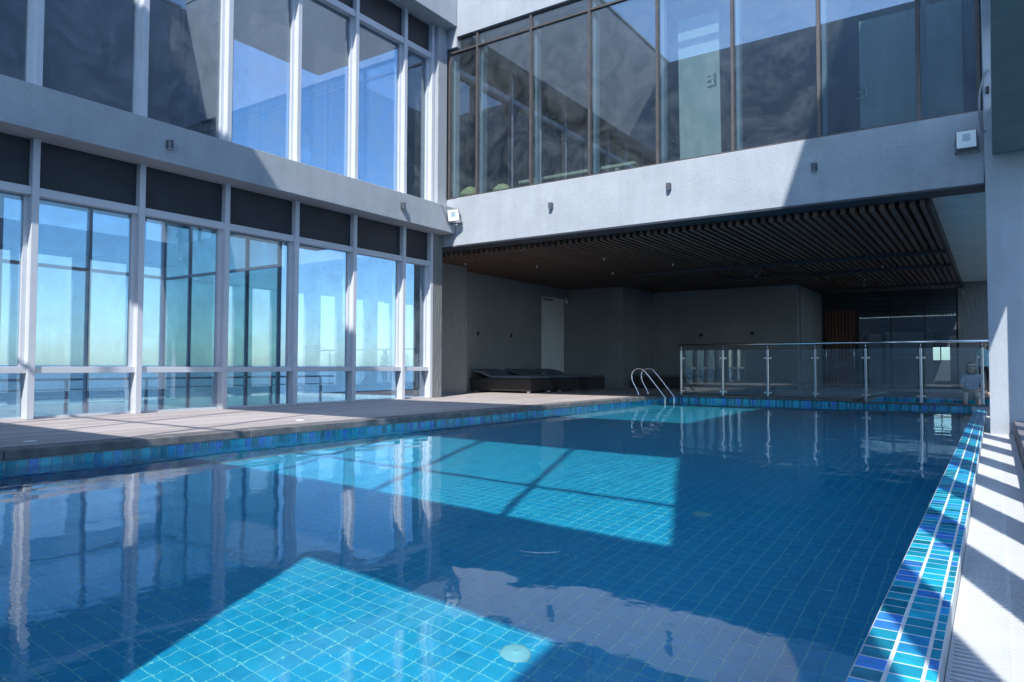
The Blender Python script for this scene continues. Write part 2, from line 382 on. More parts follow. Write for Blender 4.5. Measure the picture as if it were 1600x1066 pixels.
for i in range(nx):
    for j in range(ny):
        x0 = PX0+0.01+i*TP; y0 = PY0+0.01+j*TP; h = FLOOR + random.uniform(0, 0.0015)
        mi = random.choice((0, 0, 1, 1, 2)); cx, cy = x0+TP/2, y0+TP/2
        d = math.hypot(cx, cy); ang = math.degrees(math.atan2(-cx, cy))
        if 2.0 < cy < 6 and -2 < ang < 68: near.append((d, x0, y0, h, mi))
        else: rest.box(x0, x0+TP-0.006, y0, y0+TP-0.006, FLOOR-0.006, h, mi, True)
near.sort()
for k, (d, x0, y0, h, mi) in enumerate(near):
    if k < 300: recv.append(bx('floor_tile', x0, x0+TP-0.006, y0, y0+TP-0.006, FLOOR-0.006, FLOOR, palF[mi], pool, 0.0))
    else: rest.box(x0, x0+TP-0.006, y0, y0+TP-0.006, FLOOR-0.006, h, mi, True)
o = rest.build('floor_tiling', palF, pool); o['kind'] = 'stuff'; recv.append(o)
# side walls under water
pal = M['tilepal']; WT = 0.0885
wt = MB()
for face in ('L', 'F', 'R'):
    n = int((PY1-PY0)/WT) if face != 'F' else int((PX1-PX0)/WT)
    for i in range(n):
        for k in range(11):
            zt = -0.222 - k*0.0985; zb = zt-0.094
            if zb < FLOOR: continue
            mi = random.choice((0, 1, 2, 3, 4))
            if face == 'L': a = PY0+i*WT; wt.box(PX0-0.012, PX0-0.001, a, a+WT-0.005, zb, zt, mi)
            elif face == 'F': a = PX0+i*WT; wt.box(a, a+WT-0.005, PY1+0.001, PY1+0.012, zb, zt, mi)
            else: a = PY0+i*WT; wt.box(PX1+0.001, PX1+0.012, a, a+WT-0.005, zb, zt, mi)
o = wt.build('wall_tiling', pal, pool); o['kind'] = 'stuff'; recv.append(o)
# waterline course, one tile at a time
last = -1
def pick():
    global last
    k = random.choice([q for q in (0, 1, 2, 3, 4, 0, 1) if q != last]); last = k; return pal[k]
y = 2.0; cnt = 0
while y < PY1-0.05:
    recv.append(bx('waterline_tile', PX0-0.012, PX0+random.uniform(-0.001, 0.001), y, y+WT-0.0085, -0.219, -0.094, pick(), pool, 0.002)); y += WT
x = PX0+0.01
while x < PX1-0.05:
    recv.append(bx('waterline_tile', x, x+WT-0.0085, PY1+random.uniform(-0.001, 0.001), PY1+0.012, -0.219, -0.062, pick(), pool, 0.002)); x += WT
# right-hand coping: three columns of tiles
RP = 0.0918; cols = ((-0.355, -0.2745), (-0.2665, -0.1840), (-0.1765, -0.1475))
bx('coping_bed', -0.358, -0.144, -0.1, PY1+0.16, -0.24, -0.1508, M['grout'], pool, 0.004)
far = MB(); n_c = 0
y = 1.2
while y < PY1:
    for (a, b_) in cols:
        dz = random.uniform(-0.0006, 0.0006)
        if n_c < 300 and y > 1.6: recv.append(bx('coping_tile', a+0.001, b_, y, y+RP-0.008, -0.165, -0.1495+dz, pick(), pool, 0.0022)); n_c += 1
        else: far.box(a+0.001, b_, y, y+RP-0.007, -0.165, -0.1495+dz, random.randrange(5))
    y += RP
o = far.build('coping_tiling', pal, pool); o['kind'] = 'stuff'
# underwater lamps
for k, (lx, ly, lab) in enumerate([(q, 2.83+2.6*k, 0) for k in range(5) for q in (-1.9, -5.3)]):
    mb = MB(); mb.lathe([(0.0, 0.014), (0.06, 0.013), (0.076, 0.008), (0.08, 0.0)], n=28)
    mb.lathe([(0.0, 0.020), (0.010, 0.019), (0.012, 0.012)], n=10, mi=1)
    lp = mb.build('floor_outlet', [M['outlet'], M['outlet']]); lp.parent = pool; lp.location = (lx+3.6, ly-7, 0.002); recv.append(lp)
# water surface with real ripples
def waves(x, y):
    h = 0.0
    for (kx, ky, a, p) in WV: h += a*math.sin(kx*x+ky*y+p)
    d = math.hypot(x+1.86, y-2.98); h += 0.0009*math.exp(-((d-0.16)/0.10)**2)*math.sin(d*95)
    g = 0.55+0.45*math.sin(x*0.9+1.0+0.7*math.sin(y*0.8))*math.sin(y*0.55+0.4); h *= 0.5+g
    return h
WV = []
rw = random.Random(3)
for i in range(26):
    lam = rw.choice((0.085, 0.10, 0.12, 0.15, 0.19, 0.26)) * rw.uniform(0.85, 1.15); a = rw.uniform(0, 2*math.pi)
    WV.append((2*math.pi/lam*math.cos(a), 2*math.pi/lam*math.sin(a), lam*0.00010, rw.uniform(0, 6.28)))
for i in range(9):
    lam = rw.uniform(0.3, 0.65); a = rw.uniform(0, 2*math.pi)
    WV.append((2*math.pi/lam*math.cos(a), 2*math.pi/lam*math.sin(a), lam*0.00036, rw.uniform(0, 6.28)))
step = 0.02
gx = int((PX1-PX0)/step)+1; gy = int((PY1-PY0)/step)+1
vv = []; ff = []
for j in range(gy+1):
    yy_ = PY0+(PY1-PY0)*j/gy
    for i in range(gx+1):
        xx_ = PX0+(PX1+0.004-PX0)*i/gx; vv.append((xx_, yy_, waves(xx_, yy_)))
for j in range(gy):
    for i in range(gx):
        a = j*(gx+1)+i; ff.append((a, a+1, a+gx+2, a+gx+1))
me = bpy.data.meshes.new('pool_water'); me.from_pydata(vv, [], ff); me.materials.append(M['water'])
me.polygons.foreach_set('use_smooth', [True]*len(ff))
wat = bpy.data.objects.new('pool_water', me); C.objects.link(wat); wat.location = (0, 0, WATER); structure(wat)
try:
    wat.is_caustics_caster = True
    for o in recv: o.is_caustics_receiver = True
except Exception as e:
    print('obj caustics', e)
    wat.cycles.is_caustics_caster = True
    for o in recv: o.cycles.is_caustics_receiver = True

# overflow gutter with white grating
gut = structure(thing('overflow_gutter', None, None, (0.03, 6, -0.3)))
bx('channel_bed', -0.143, 0.215, -2, 22.0, -0.40, -0.30, M['concrete'], gut)
gm = MB(); y = 1.4
while y < 17.4:
    gm.box(-0.138, 0.206, y, y+0.019, -0.275, -0.235+random.uniform(-0.0006, 0.0006)); y += 0.037
for x in (-0.142, 0.028, 0.196): gm.box(x, x+0.012, 1.4, 17.4, -0.28, -0.2365)
o = gm.build('grating', M['grating'], gut); o['kind'] = 'stuff'
lg = thing('gutter_ledge', 'low dark stone ledge running beside the white gutter grating', 'ledge', (0.3, 6, -0.3))
y = -2.0
while y < 12.2:
    bx('stone_block', 0.214, 0.40, y, min(y+1.3, 12.28)-0.004, -0.42, -0.035, M['ledge'], lg, 0.006); y += 1.3
bx('stone_block', 0.214, 0.40, 12.95, 22, -0.42, -0.035, M['ledge'], lg, 0.006)

# ------------------------------------------------------------------ left wing
LW = thing('glazed_wing', 'two-storey wing of tall tinted panes and pale mullions along the left deck', 'building', (-12.4, 5, 0))
FX = -10.40; GX = -10.56; BXF = -10.02
colY = [4.15+1.412*k for k in range(-5, 6)] + [12.10]
Y_LO, Y_HI = -3.0, 12.40
for zlo, zhi in ((0.0, 3.70), (4.28, 8.46)):
    for ye in colY:
        bx('mullion', FX-0.205, FX, ye-0.088, ye, zlo, zhi, M['alu'], LW, 0.004)
edges = [Y_LO]+colY
def bay(y0, y1, z0, zt, zr0, zr1, zhi, low):
    if low:
        bx('transom', FX-0.17, FX-0.035, y0, y1, 0.602, 0.688, M['alu'], LW, 0.003)
        bx('pane', GX-0.006, GX+0.006, y0, y1, 0.03, 0.602, M['glass'], LW)
        bx('pane', GX-0.006, GX+0.006, y0, y1, 0.688, zr0, M['glass'], LW)
        bx('sill', FX-0.17, FX-0.12, y0, y1, 0.0, 0.03, M['alu'], LW)
    else:
        bx('pane', GX-0.006, GX+0.006, y0, y1, z0, zr0, M['glass'], LW)
    bx('head_rail', FX-0.17, FX-0.03, y0, y1, zr0, zr1, M['alu'], LW, 0.003)
    bx('gasket', FX-0.150, FX-0.125, y0, y0+0.016, z0+0.03, zr0, M['black'], LW)
    bx('inner_frame', FX-0.172, FX-0.10, y1-0.052, y1, (0.69 if low else z0), zr0, M['alu'], LW)
    bx('spandrel_panel', FX-0.15, FX-0.11, y0, y1, zr1, zhi, M['spandrel'], LW)
for a, b_ in zip(edges[:-1], edges[1:]):
    y0, y1 = a, b_-0.088
    if y1-y0 < 0.2: continue
    bay(y0, y1, 0.0, 0, 2.95, 3.06, 3.70, True)
    bay(y0, y1, 4.28, 0, 7.68, 7.81, 8.46, False)
bx('beam', -10.62, BXF, Y_LO, 12.42, 3.70, 4.28, M['stucco'], LW, 0.006)
bx('parapet_wall', -10.62, BXF, Y_LO, 12.42, 8.46, 12.20, M['stucco'], LW, 0.006)
bx('coping', -10.66, BXF+0.03, Y_LO, 12.44, 12.20, 12.28, M['stucco'], LW, 0.004)
bx('end_pier', -10.75, -10.30, 12.115, 12.42, 4.28, 8.46, M['stucco'], LW)
bx('corner_infill', -10.75, -10.025, 12.425, 12.8, 8.0, 12.18, M['stucco'], LW)
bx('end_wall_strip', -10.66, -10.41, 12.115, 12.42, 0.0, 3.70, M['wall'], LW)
# far facade of the room behind the panes, slabs
bx('upper_slab', -14.7, -10.625, Y_LO, 8.3, 3.72, 4.22, M['interior'], LW)
bx('roof_slab', -14.7, -10.625, Y_LO, 12.4, 8.4, 8.8, M['interior'], LW)
bx('room_floor', -14.7, -10.625, Y_LO, 12.4, -0.08, 0.0, M['polished'], LW)
FFX = -14.5; CY = 8.18
ys = [CY-1.5*k for k in range(0, 8)]
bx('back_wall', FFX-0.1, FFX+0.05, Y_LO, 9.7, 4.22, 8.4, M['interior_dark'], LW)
bx('upper_slab', -14.7, -10.625, 8.3, 12.4, 3.72, 4.22, M['interior'], LW)
for zlo, zhi in ((0.0, 3.72),):
    for yv in ys: bx('far_mullion', FFX-0.08, FFX+0.04, yv-0.03, yv+0.03, zlo, zhi, M['alu'], LW)
    for yv in ys[:-1]:
        zz = zlo+2.55
        bx('far_pane', FFX-0.006, FFX+0.006, yv-1.47, yv-0.03, zlo, zz-0.03, M['glass_clear'], LW)
        bx('far_pane', FFX-0.006, FFX+0.006, yv-1.47, yv-0.03, zz+0.03, zhi, M['glass_clear'], LW)
        bx('far_transom', FFX-0.06, FFX+0.03, yv-1.47, yv-0.03, zz-0.03, zz+0.03, M['alu'], LW)
    for k in range(4):
        x0 = FFX+0.04+k*0.95
        bx('end_pane', x0, x0+0.90, CY-0.006, CY+0.006, zlo, zlo+2.5, M['glass_green'], LW)
        bx('end_mullion', x0+0.90, x0+0.95, CY-0.03, CY+0.03, zlo, zhi, M['alu'], LW)
        bx('end_transom', x0, x0+0.90, CY-0.03, CY+0.03, zlo+2.5, zlo+2.55, M['alu'], LW)
        bx('end_pane', x0, x0+0.90, CY-0.006, CY+0.006, zlo+2.55, zhi, M['glass_green'], LW)

# ------------------------------------------------------------------ back wing
YB = 12.42
BW = thing('bridge_wing', 'bridge-like block of dusty windows over grey beam spanning the pool', 'building', (-5.2, 14, 3.4))
bx('beam', -10.02, -0.075, YB, 12.93, 3.425, 4.51, M['stucco'], BW, 0.008)
bx('beam_soffit', -12.0, -0.075, YB+0.004, 12.926, 3.395, 3.424, M['spandrel'], BW)
bx('beam_end', -12.1, -10.02, YB+0.02, 12.93, 3.425, 4.505, M['stucco'], BW)
bx('upper_wall', -10.02, -0.075, YB, 12.80, 8.22, 12.18, M['stucco'], BW, 0.008)
bx('coping', -10.02, -0.075, YB-0.03, 12.84, 12.18, 12.26, M['stucco'], BW)
mx = [-10.26, -9.47, -8.04, -6.64, -5.19, -3.77, -2.34, -0.90, -0.125]
YG = 12.50
for x in mx: bx('mullion', x-0.028, x+0.028, YG-0.045, YG+0.06, 4.51, 8.22, M['darkalu'], BW, 0.003)
for a, b_ in zip(mx[:-1], mx[1:]):
    bx('pane', a+0.028, b_-0.028, YG-0.005, YG+0.005, 4.545, 7.885, M['glass_up'], BW)
    bx('pane', a+0.028, b_-0.028, YG-0.005, YG+0.005, 7.925, 8.19, M['glass_up'], BW)
    bx('transom', a+0.028, b_-0.028, YG-0.04, YG+0.05, 7.885, 7.925, M['darkalu'], BW)
    bx('bottom_rail', a+0.028, b_-0.028, YG-0.04, YG+0.05, 4.51, 4.545, M['darkalu'], BW)
    bx('top_rail', a+0.028, b_-0.028, YG-0.04, YG+0.05, 8.19, 8.22, M['darkalu'], BW)
    bx('inner_fin', a+0.04, a+0.10, YG+0.07, YG+0.22, 4.52, 8.2, M['interior'], BW)
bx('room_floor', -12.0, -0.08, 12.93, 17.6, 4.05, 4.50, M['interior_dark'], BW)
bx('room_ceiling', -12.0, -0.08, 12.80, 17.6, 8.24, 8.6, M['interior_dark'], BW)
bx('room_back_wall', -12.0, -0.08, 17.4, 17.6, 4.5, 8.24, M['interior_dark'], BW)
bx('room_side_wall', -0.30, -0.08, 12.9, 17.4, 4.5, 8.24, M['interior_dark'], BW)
bx('room_side_wall', -12.1, -12.0, 12.93, 17.4, 4.5, 8.24, M['interior'], BW)

# sheltered hall under the back wing: walls
hall = thing('pool_hall', 'sheltered recess with white fluted walls under the bridge block', 'building', (-6, 24, 0))
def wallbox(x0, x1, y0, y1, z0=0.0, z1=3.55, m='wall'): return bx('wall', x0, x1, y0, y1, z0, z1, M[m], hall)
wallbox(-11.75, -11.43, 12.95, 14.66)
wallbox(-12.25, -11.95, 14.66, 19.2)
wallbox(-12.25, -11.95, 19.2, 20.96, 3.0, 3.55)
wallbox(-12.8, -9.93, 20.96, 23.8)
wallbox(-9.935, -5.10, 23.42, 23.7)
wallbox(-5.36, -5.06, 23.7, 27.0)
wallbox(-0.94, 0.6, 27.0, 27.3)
wallbox(-12.9, -12.75, 19.0, 21.2, 0, 3.55, 'white')
sd = bx('door', -12.22, -12.14, 19.2, 20.96, 0.0, 3.0, M['white'], hall, 0.004)
bx('door_closer', -12.14, -12.06, 19.5, 20.1, 2.86, 2.93, M['steel'], hall)
# ceiling of slats
ceil = structure(thing('ceiling', None, None, (-6, 20, 3.4)))
bx('ceiling_void', -12.3, -0.86, 12.94, 33.5, 3.62, 3.9, M['black'], ceil)
x = -11.93
while x < -0.86:
    bx('slat', x, x+0.078, 12.945, 27.0, 3.295, 3.395, M['slat'], ceil, 0.003); x += 0.1465
bx('edge_trim', -0.85, -0.80, 12.94, 27.0, 3.28, 3.62, M['black'], ceil)
bx('plaster_soffit', -0.80, 0.9, 12.94, 30.0, 3.47, 3.7, M['plaster'], ceil)
for yv, x0, x1 in ((18.1, -8.2, -0.84), (20.6, -6.6, -0.84), (25.2, -4.9, -0.84)):
    t = bx('cable_tray', x0, x1, yv-0.05, yv+0.05, 3.215, 3.29, M['spandrel'], None, 0.004)
    tag(t, {18.1: 'long dark metal cable tray under the slats, nearest of the three', 20.6: 'dark cable tray crossing the slats, middle of the three', 25.2: 'short dark cable tray crossing the slats by the smoked glass front'}[yv], 'cable tray', 'cable trays under the slatted ceiling')
# storefront
SF = thing('smoked_storefront', 'dark smoked glass front at the far end behind the small pool', 'storefront', (-3, 27.1, 0))
for x0, x1 in ((-5.04, -4.98), (-3.96, -3.86), (-2.9, -2.87), (-1.9, -1.87), (-1.0, -0.95)): bx('mullion', x0, x1, 27.05, 27.13, 0, 3.3, M['black'], SF)
for x0, x1 in ((-3.86, -2.9), (-2.87, -1.9), (-1.87, -1.0)): bx('pane', x0, x1, 27.08, 27.09, 0.02, 3.3, M['glass_dark'], SF)
bx('header', -4.98, -3.96, 27.05, 27.13, 2.72, 3.3, M['black'], SF)
for k in range(9): bx('screen_slat', -4.95+k*0.11, -4.95+k*0.11+0.075, 27.06, 27.11, 0.0, 2.70, M['screen'], SF)
bx('screen_back', -4.98, -3.96, 27.12, 27.14, 0, 2.72, M['black'], SF)
for x in (-4.92, -4.02):
    mb = MB(); mb.tube([(x, 26.98, 0.5), (x, 26.98, 1.75)], 0.016, 8); mb.build('pull_handle', M['steel'], SF)
    for zz in (0.6, 1.65): bx('handle_stud', x-0.008, x+0.008, 26.98, 27.06, zz, zz+0.015, M['steel'], SF)
bx('back_room_floor', -5.0, 0.6, 27.14, 33.4, -0.06, -0.002, M['interior'], SF)
bx('back_room_wall', -5.2, -5.0, 27.14, 33.4, 0, 3.6, M['interior_dark'], SF)
bx('back_room_wall', -5.0, -2.7, 33.2, 33.4, 0, 3.6, M['interior_dark'], SF)
bx('back_room_wall', -1.35, 0.6, 33.2, 33.4, 0, 3.6, M['interior_dark'], SF)
bx('back_room_wall', -2.7, -1.35, 33.2, 33.4, 1.52, 3.6, M['interior_dark'], SF)
bx('back_room_wall', -2.7, -1.35, 33.2, 33.4, 0, 1.0, M['interior_dark'], SF)
bx('back_room_wall', 0.4, 0.6, 27.3, 33.2, 0, 3.6, M['interior_dark'], SF)
for x in (-2.26, -1.8): bx('glint_opening_bar', x, x+0.04, 33.22, 33.28, 1.0, 1.52, M['black'], SF)  # added opening; sky through it stands in for outside light reflected in the glass
bx('reflection_panel', -3.75, -3.35, 28.40, 28.44, 0, 1.9, M['white'], SF)  # white panels stand in for pale reflections of the outside in the panes
bx('reflection_panel', -3.2, -1.75, 28.40, 28.44, 0, 1.95, M['white'], SF)
bx('reflection_panel', -1.25, -0.98, 28.40, 28.44, 0, 2.0, M['white'], SF)
arch = MB(); arch.tube([(-2.9+1.2*math.cos(a*math.pi/24), 28.9, 1.5+0.95*math.sin(a*math.pi/24)) for a in range(25)], 0.022, 8); arch.build('arched_trim', M['steel'], SF)

# ------------------------------------------------------------------ right wing
RW = thing('seaward_wing', 'grey stucco pillar, deep beam and tall wall on the right of the gutter', 'building', (0.4, 6, -0.3))
bx('pillar', -0.066, 0.95, 12.30, 12.95, -0.30, 12.0, M['stucco'], RW, 0.006)
bx('beam', 0.022, 0.90, -6.0, 12.296, 3.83, 4.5, M['stucco'], RW, 0.004)
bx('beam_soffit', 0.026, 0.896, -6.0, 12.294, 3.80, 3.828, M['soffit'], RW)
bx('tall_wall', 0.0, 0.32, -0.35, 12.29, 8.15, 12.0, M['stucco'], RW, 0.004)
bx('corner_sun_block', 0.45, 0.75, -1.4, -0.361, 5.202, 8.4, M['stucco'], RW)  # unseen block added to stop a stray sun strip on the pool floor
bx('pane_sun_block', 0.05, 0.25, -0.35, 2.3, 4.502, 5.698, M['stucco'], RW)  # added to close the corner panes against stray sun
bx('storey_sun_block', 0.05, 0.25, -0.35, 12.29, 5.7, 8.148, M['stucco'], RW)  # unseen panel added to keep sun off the right side of the pool
bx('roof_slab', 0.33, 1.7, -0.35, 12.29, 8.15, 8.45, M['stucco'], RW)  # slab added to block sun coming through the middle storey
bx('sun_block_wall', 0.45, 0.75, -8.0, -0.36, -0.1, 5.2, M['stucco'], RW)  # invented wall behind the viewpoint, shades the near right pool floor
bx('wall_coping', -0.03, 0.36, -0.35, 12.28, 12.0, 12.08, M['stucco'], RW)
yv = 2.1-1.54*4
while yv < 12.2:
    bx('fin_column', 0.60, 0.70, yv-0.23, yv+0.23, -0.10, 3.80, M['stucco'], RW)
    if yv > -0.3: bx('mullion', 0.10, 0.22, yv-0.04, yv+0.04, 4.5, 5.698, M['alu'], RW)
    yv += 1.54
yv = 2.1-1.54*4
while yv < 11.0:
    if yv > -0.3: bx('pane', 0.155, 0.165, yv+0.04, yv+1.50, 4.5, 5.698, M['glass_clear'], RW)
    yv += 1.54
yv = 13.6
while yv < 27.0:
    bx('fin_column', 0.60, 0.74, yv-0.36, yv+0.36, -0.10, 3.47, M['stucco'], RW); yv += 1.54  # fins carried on past the pillar, widened to cut light into the hall
# rear wing over the camera
RR = thing('rear_screen_wall', 'grey stucco screen wall with a glazed middle storey behind the viewpoint', 'building', (-5, -0.2, 3.4))
bx('beam', -10.02, -0.05, -0.35, 0.0, 2.78, 4.08, M['stucco'], RR)
bx('added_shade_wall', -10.02, -2.45, -0.35, -0.2, -0.09, 2.775, M['stucco'], RR)  # unseen blocker added to shade the near left pool floor
bx('tall_wall', -10.02, -0.05, -0.35, 0.0, 8.02, 12.15, M['stucco'], RR)
for k in range(8):
    x = -9.9+1.41*k
    bx('mullion', x-0.02, x+0.02, -0.22, -0.12, 4.08, 8.02, M['alu'], RR)
bx('transom', -9.9, -0.05, -0.20, -0.14, 5.35, 5.38, M['alu'], RR)

bw_ = bx('reflection_wall', -7.2, 1.6, -8.95, -8.7, -0.1, 4.2, M['white'], None); tag(bw_, 'plain white wall added far behind the viewpoint for the railing glass to reflect', 'wall')  # invented; hides the bright horizon from the railing glass and reflects pale instead
# ------------------------------------------------------------------ small pool behind the rail
SP = thing('small_pool', 'small shallow pool edged in blue tiles behind the glass railing', 'pool', (-1.2, 19, -0.5))
sx0, sx1, sy0, sy1 = -2.36, 0.02, 17.44, 20.3
bx('basin', sx0-0.06, sx1+0.06, sy0-0.04, sy1+0.06, -0.75, -0.62, M['floorgrout'], SP)
bx('basin_wall', sx0-0.2, sx0-0.012, sy0, sy1+0.2, -0.75, -0.046, M['grout'], SP)
bx('basin_wall', sx0-0.012, sx1+0.2, sy1+0.012, sy1+0.2, -0.75, -0.046, M['grout'], SP)
bx('basin_wall', sx0-0.012, sx1+0.2, sy0-0.18, sy0-0.012, -0.75, -0.078, M['grout'], SP)
bx('basin_wall', sx1+0.012, sx1+0.2, sy0, sy1, -0.75, -0.046, M['grout'], SP)
bx('kerb', sx0-0.26, sx1+0.02, sy0-0.24, sy0+0.0, -0.0765, -0.046, M['nosing'], SP, 0.004)
bx('kerb', sx0-0.26, sx0+0.015, sy0+0.004, sy1+0.25, -0.045, 0.0, M['nosing'], SP, 0.004)
bx('kerb', sx0+0.019, sx1+0.2, sy1-0.015, sy1+0.25, -0.045, 0.0, M['nosing'], SP, 0.004)
y = sy0
while y < sy1-0.05:
    bx('edge_tile', sx0-0.012, sx0, y, y+WT-0.006, -0.20, -0.048, pick(), SP, 0.002); y += WT
x = sx0
while x < sx1-0.05:
    bx('edge_tile', x, x+WT-0.006, sy1, sy1+0.012, -0.20, -0.048, pick(), SP, 0.002); x += WT
mbw = MB(); mbw.poly([(sx0, sy0-0.01, -0.13), (sx1, sy0-0.01, -0.13), (sx1, sy1, -0.13), (sx0, sy1, -0.13)])
o = mbw.build('small_pool_water', M['water']); structure(o)
bx('paving', -7.0, 0.4, 23.6, 27.0, -0.12, -0.037, M['concrete'], pod)
bx('paving', -2.56, 0.4, 20.56, 23.6, -0.10, -0.003, M['nosing'], pod)

# ------------------------------------------------------------------ glass railing
GR = thing('glass_railing', 'steel and clear glass railing with round handrail across the far pool end', 'railing', (-3.4, 17.36, 0))
postX = [-6.61, -5.54, -4.47, -3.41, -2.36, -1.30, -0.21]; RY = 17.38
for i, x in enumerate(postX):
    zb = 0.0 if x < -2.5 else -0.046
    p = bx('post', x-0.026, x+0.026, RY-0.026, RY+0.026, zb, 1.13, M['steel'], GR, 0.006)
    m_ = MB(); m_.tube([(x, RY, 1.13), (x, RY, 1.235)], 0.010, 8); m_.build('post_pin', M['steel'], p)
    for zc in (0.92, 0.10):
        for s in (-1, 1):
            if (i == 0 and s < 0) or (i == len(postX)-1 and s > 0): continue
            bx('clamp', x+s*0.027, x+s*0.085, RY-0.018, RY+0.018, zc-0.025, zc+0.025, M['steel'], p, 0.004)
for a, b_ in zip(postX[:-1], postX[1:]): bx('pane', a+0.05, b_-0.05, RY-0.006, RY+0.006, 0.035, 1.125, M['glass_clear'], GR)
m_ = MB(); m_.tube([(-6.70, RY, 1.258), (-0.02, RY, 1.258)], 0.027, 14); m_.build('handrail', M['steel'], GR)

# ------------------------------------------------------------------ ladder
LD = thing('pool_ladder', 'polished steel pool ladder with two hooped handrails at the far corner', 'ladder', (-7.0, 16.6, 0))
for yv in (16.28, 16.86):
    pts = [(-7.32, yv, 0.0), (-7.36, yv, 0.12), (-7.50, yv, 0.36), (-7.52, yv, 0.50), (-7.46, yv, 0.60), (-7.36, yv, 0.655), (-7.24, yv, 0.65), (-7.12, yv, 0.58), (-6.62, yv, 0.02), (-6.58, yv, -0.08), (-6.575, yv, -0.2), (-6.575, yv, -1.0)]
    pts = [(-7.02+(x+7.02)*0.92, y_, z_) for x, y_, z_ in pts]
    sp = []
    P = [Vector(q) for q in pts]
    for i in range(len(P)-1):
        p0, p1, p2, p3 = P[max(i-1, 0)], P[i], P[i+1], P[min(i+2, len(P)-1)]
        for k in range(5):
            t_ = k/5.0
            sp.append(0.5*((2*p1)+(p2-p0)*t_+(2*p0-5*p1+4*p2-p3)*t_*t_+(3*p1-p0-3*p2+p3)*t_**3))
    sp.append(P[-1])
    m_ = MB(); m_.tube(sp, 0.0195, 12); m_.build('handrail', M['chrome'], LD)
    m_ = MB(); m_.lathe([(0.05, 0.0), (0.048, 0.008), (0.022, 0.016)], cx=pts[0][0], cy=yv, n=16); m_.build('base_flange', M['chrome'], LD)
for zz in (-0.42, -0.68, -0.94): bx('tread', -6.66, -6.55, 16.30, 16.84, zz, zz+0.03, M['chrome'], LD, 0.004)

# ------------------------------------------------------------------ day beds
def day_bed(lab, x0, x1, y0, y1, back):
    t = thing('day_bed', lab, 'day bed', ((x0+x1)/2, (y0+y1)/2, 0), 'wicker day beds')
    b = bx('wicker_base', x0, x1, y0, y1, 0.055, 0.36, M['wicker'], t, 0.012)
    for xx_ in (x0+0.10, x1-0.10):
        for yy_ in (y0+0.08, y1-0.08): bx('foot', xx_-0.05, xx_+0.05, yy_-0.03, yy_+0.03, 0, 0.055, M['steel'], t, 0.004)
    bx('rim', x0-0.008, x1+0.008, y0-0.008, y1+0.008, 0.36, 0.385, M['wicker'], t, 0.006)
    if back: xs, xe = x0+0.62, x1-0.03
    else: xs, xe = x0+0.03, x1-0.03
    bx('mattress', xs, xe, y0+0.03, y1-0.03, 0.385, 0.455, M['cushion'], t, 0.02)
    if back:
        m_ = MB(); z0_, z1_ = 0.39, 0.60; a, b2 = y0+0.03, y1-0.03
        lo, hi = [(x0+0.62, z0_), (x0+0.35, 0.50), (x0+0.02, 0.56)], [(x0+0.62, z0_+0.065), (x0+0.35, 0.57), (x0+0.02, 0.63)]
        for k in range(2):
            m_.poly([(lo[k][0], a, lo[k][1]), (hi[k][0], a, hi[k][1]), (hi[k+1][0], a, hi[k+1][1]), (lo[k+1][0], a, lo[k+1][1])])
            m_.poly([(lo[k][0], b2, lo[k][1]), (lo[k+1][0], b2, lo[k+1][1]), (hi[k+1][0], b2, hi[k+1][1]), (hi[k][0], b2, hi[k][1])])
            m_.poly([(hi[k][0], a, hi[k][1]), (hi[k][0], b2, hi[k][1]), (hi[k+1][0], b2, hi[k+1][1]), (hi[k+1][0], a, hi[k+1][1])])
            m_.poly([(lo[k][0], a, lo[k][1]), (lo[k+1][0], a, lo[k+1][1]), (lo[k+1][0], b2, lo[k+1][1]), (lo[k][0], b2, lo[k][1])])
        m_.poly([(lo[2][0], a, lo[2][1]), (hi[2][0], a, hi[2][1]), (hi[2][0], b2, hi[2][1]), (lo[2][0], b2, lo[2][1])])
        m_.build('backrest', M['cushion'], t)
    return t
day_bed('black wicker day bed with grey mattress, nearest of three along the left wall', -11.86, -9.93, 15.42, 16.55, True)
day_bed('black wicker day bed with grey mattress, middle of three along the left wall', -11.86, -9.95, 17.0, 18.1, True)
day_bed('black wicker day bed with grey mattress, farthest of three beside the white door', -11.86, -9.90, 18.55, 19.6, True)
day_bed('black wicker day bed standing alone behind the pool ladder against the long wall', -9.75, -7.85, 21.4, 22.6, False)

# ------------------------------------------------------------------ small fittings
def wall_lamp(lab, p, nrm):
    t = thing('wall_lamp', lab, 'wall lamp', p, 'small grey lamps on the beams')
    m_ = MB(); h = 0.06; r = 0.042; n = 10; d = 0.095
    prof = [(-r, 0.0), (r, 0.0), (r, d-r)] + [(r*math.cos(a*math.pi/2/4), d-r+r*math.sin(a*math.pi/2/4)) for a in range(1, 9)] + [(-r, d-r)]
    pts = []
    for (u, v) in prof: pts.append((u, v))
    seen = []
    for q in pts:
        if q not in seen: seen.append(q)
    def P3(u, v, z): return (p[0]+(u if nrm == 'Y' else v), p[1]+(-v if nrm == 'Y' else u), p[2]+z)
    L = len(seen)
    for i in range(L):
        a, b_ = seen[i], seen[(i+1) % L]
        m_.poly([P3(*a, -h), P3(*b_, -h), P3(*b_, h), P3(*a, h)])
    m_.poly([P3(*q, h) for q in seen]); m_.poly([P3(*q, -h) for q in reversed(seen)])
    body = m_.build('housing', M['lampgrey'], t)
    m2 = MB()
    s_ = [(u*0.7, 0.02+v*0.7) for u, v in seen]
    m2.poly([P3(*q, h+0.002) for q in s_]); m2.build('lens', M['chrome'], t)
    m3 = MB(); m3.poly([P3(*q, -h-0.002) for q in reversed(s_)]); m3.build('lens', M['lens'], t)
    return t
wall_lamp('small grey lamp on the shaded part of the left beam', (BXF, 5.68, 3.96), 'X')
wall_lamp('small grey lamp on the sunlit part of the left beam near the corner', (BXF, 10.66, 4.0), 'X')
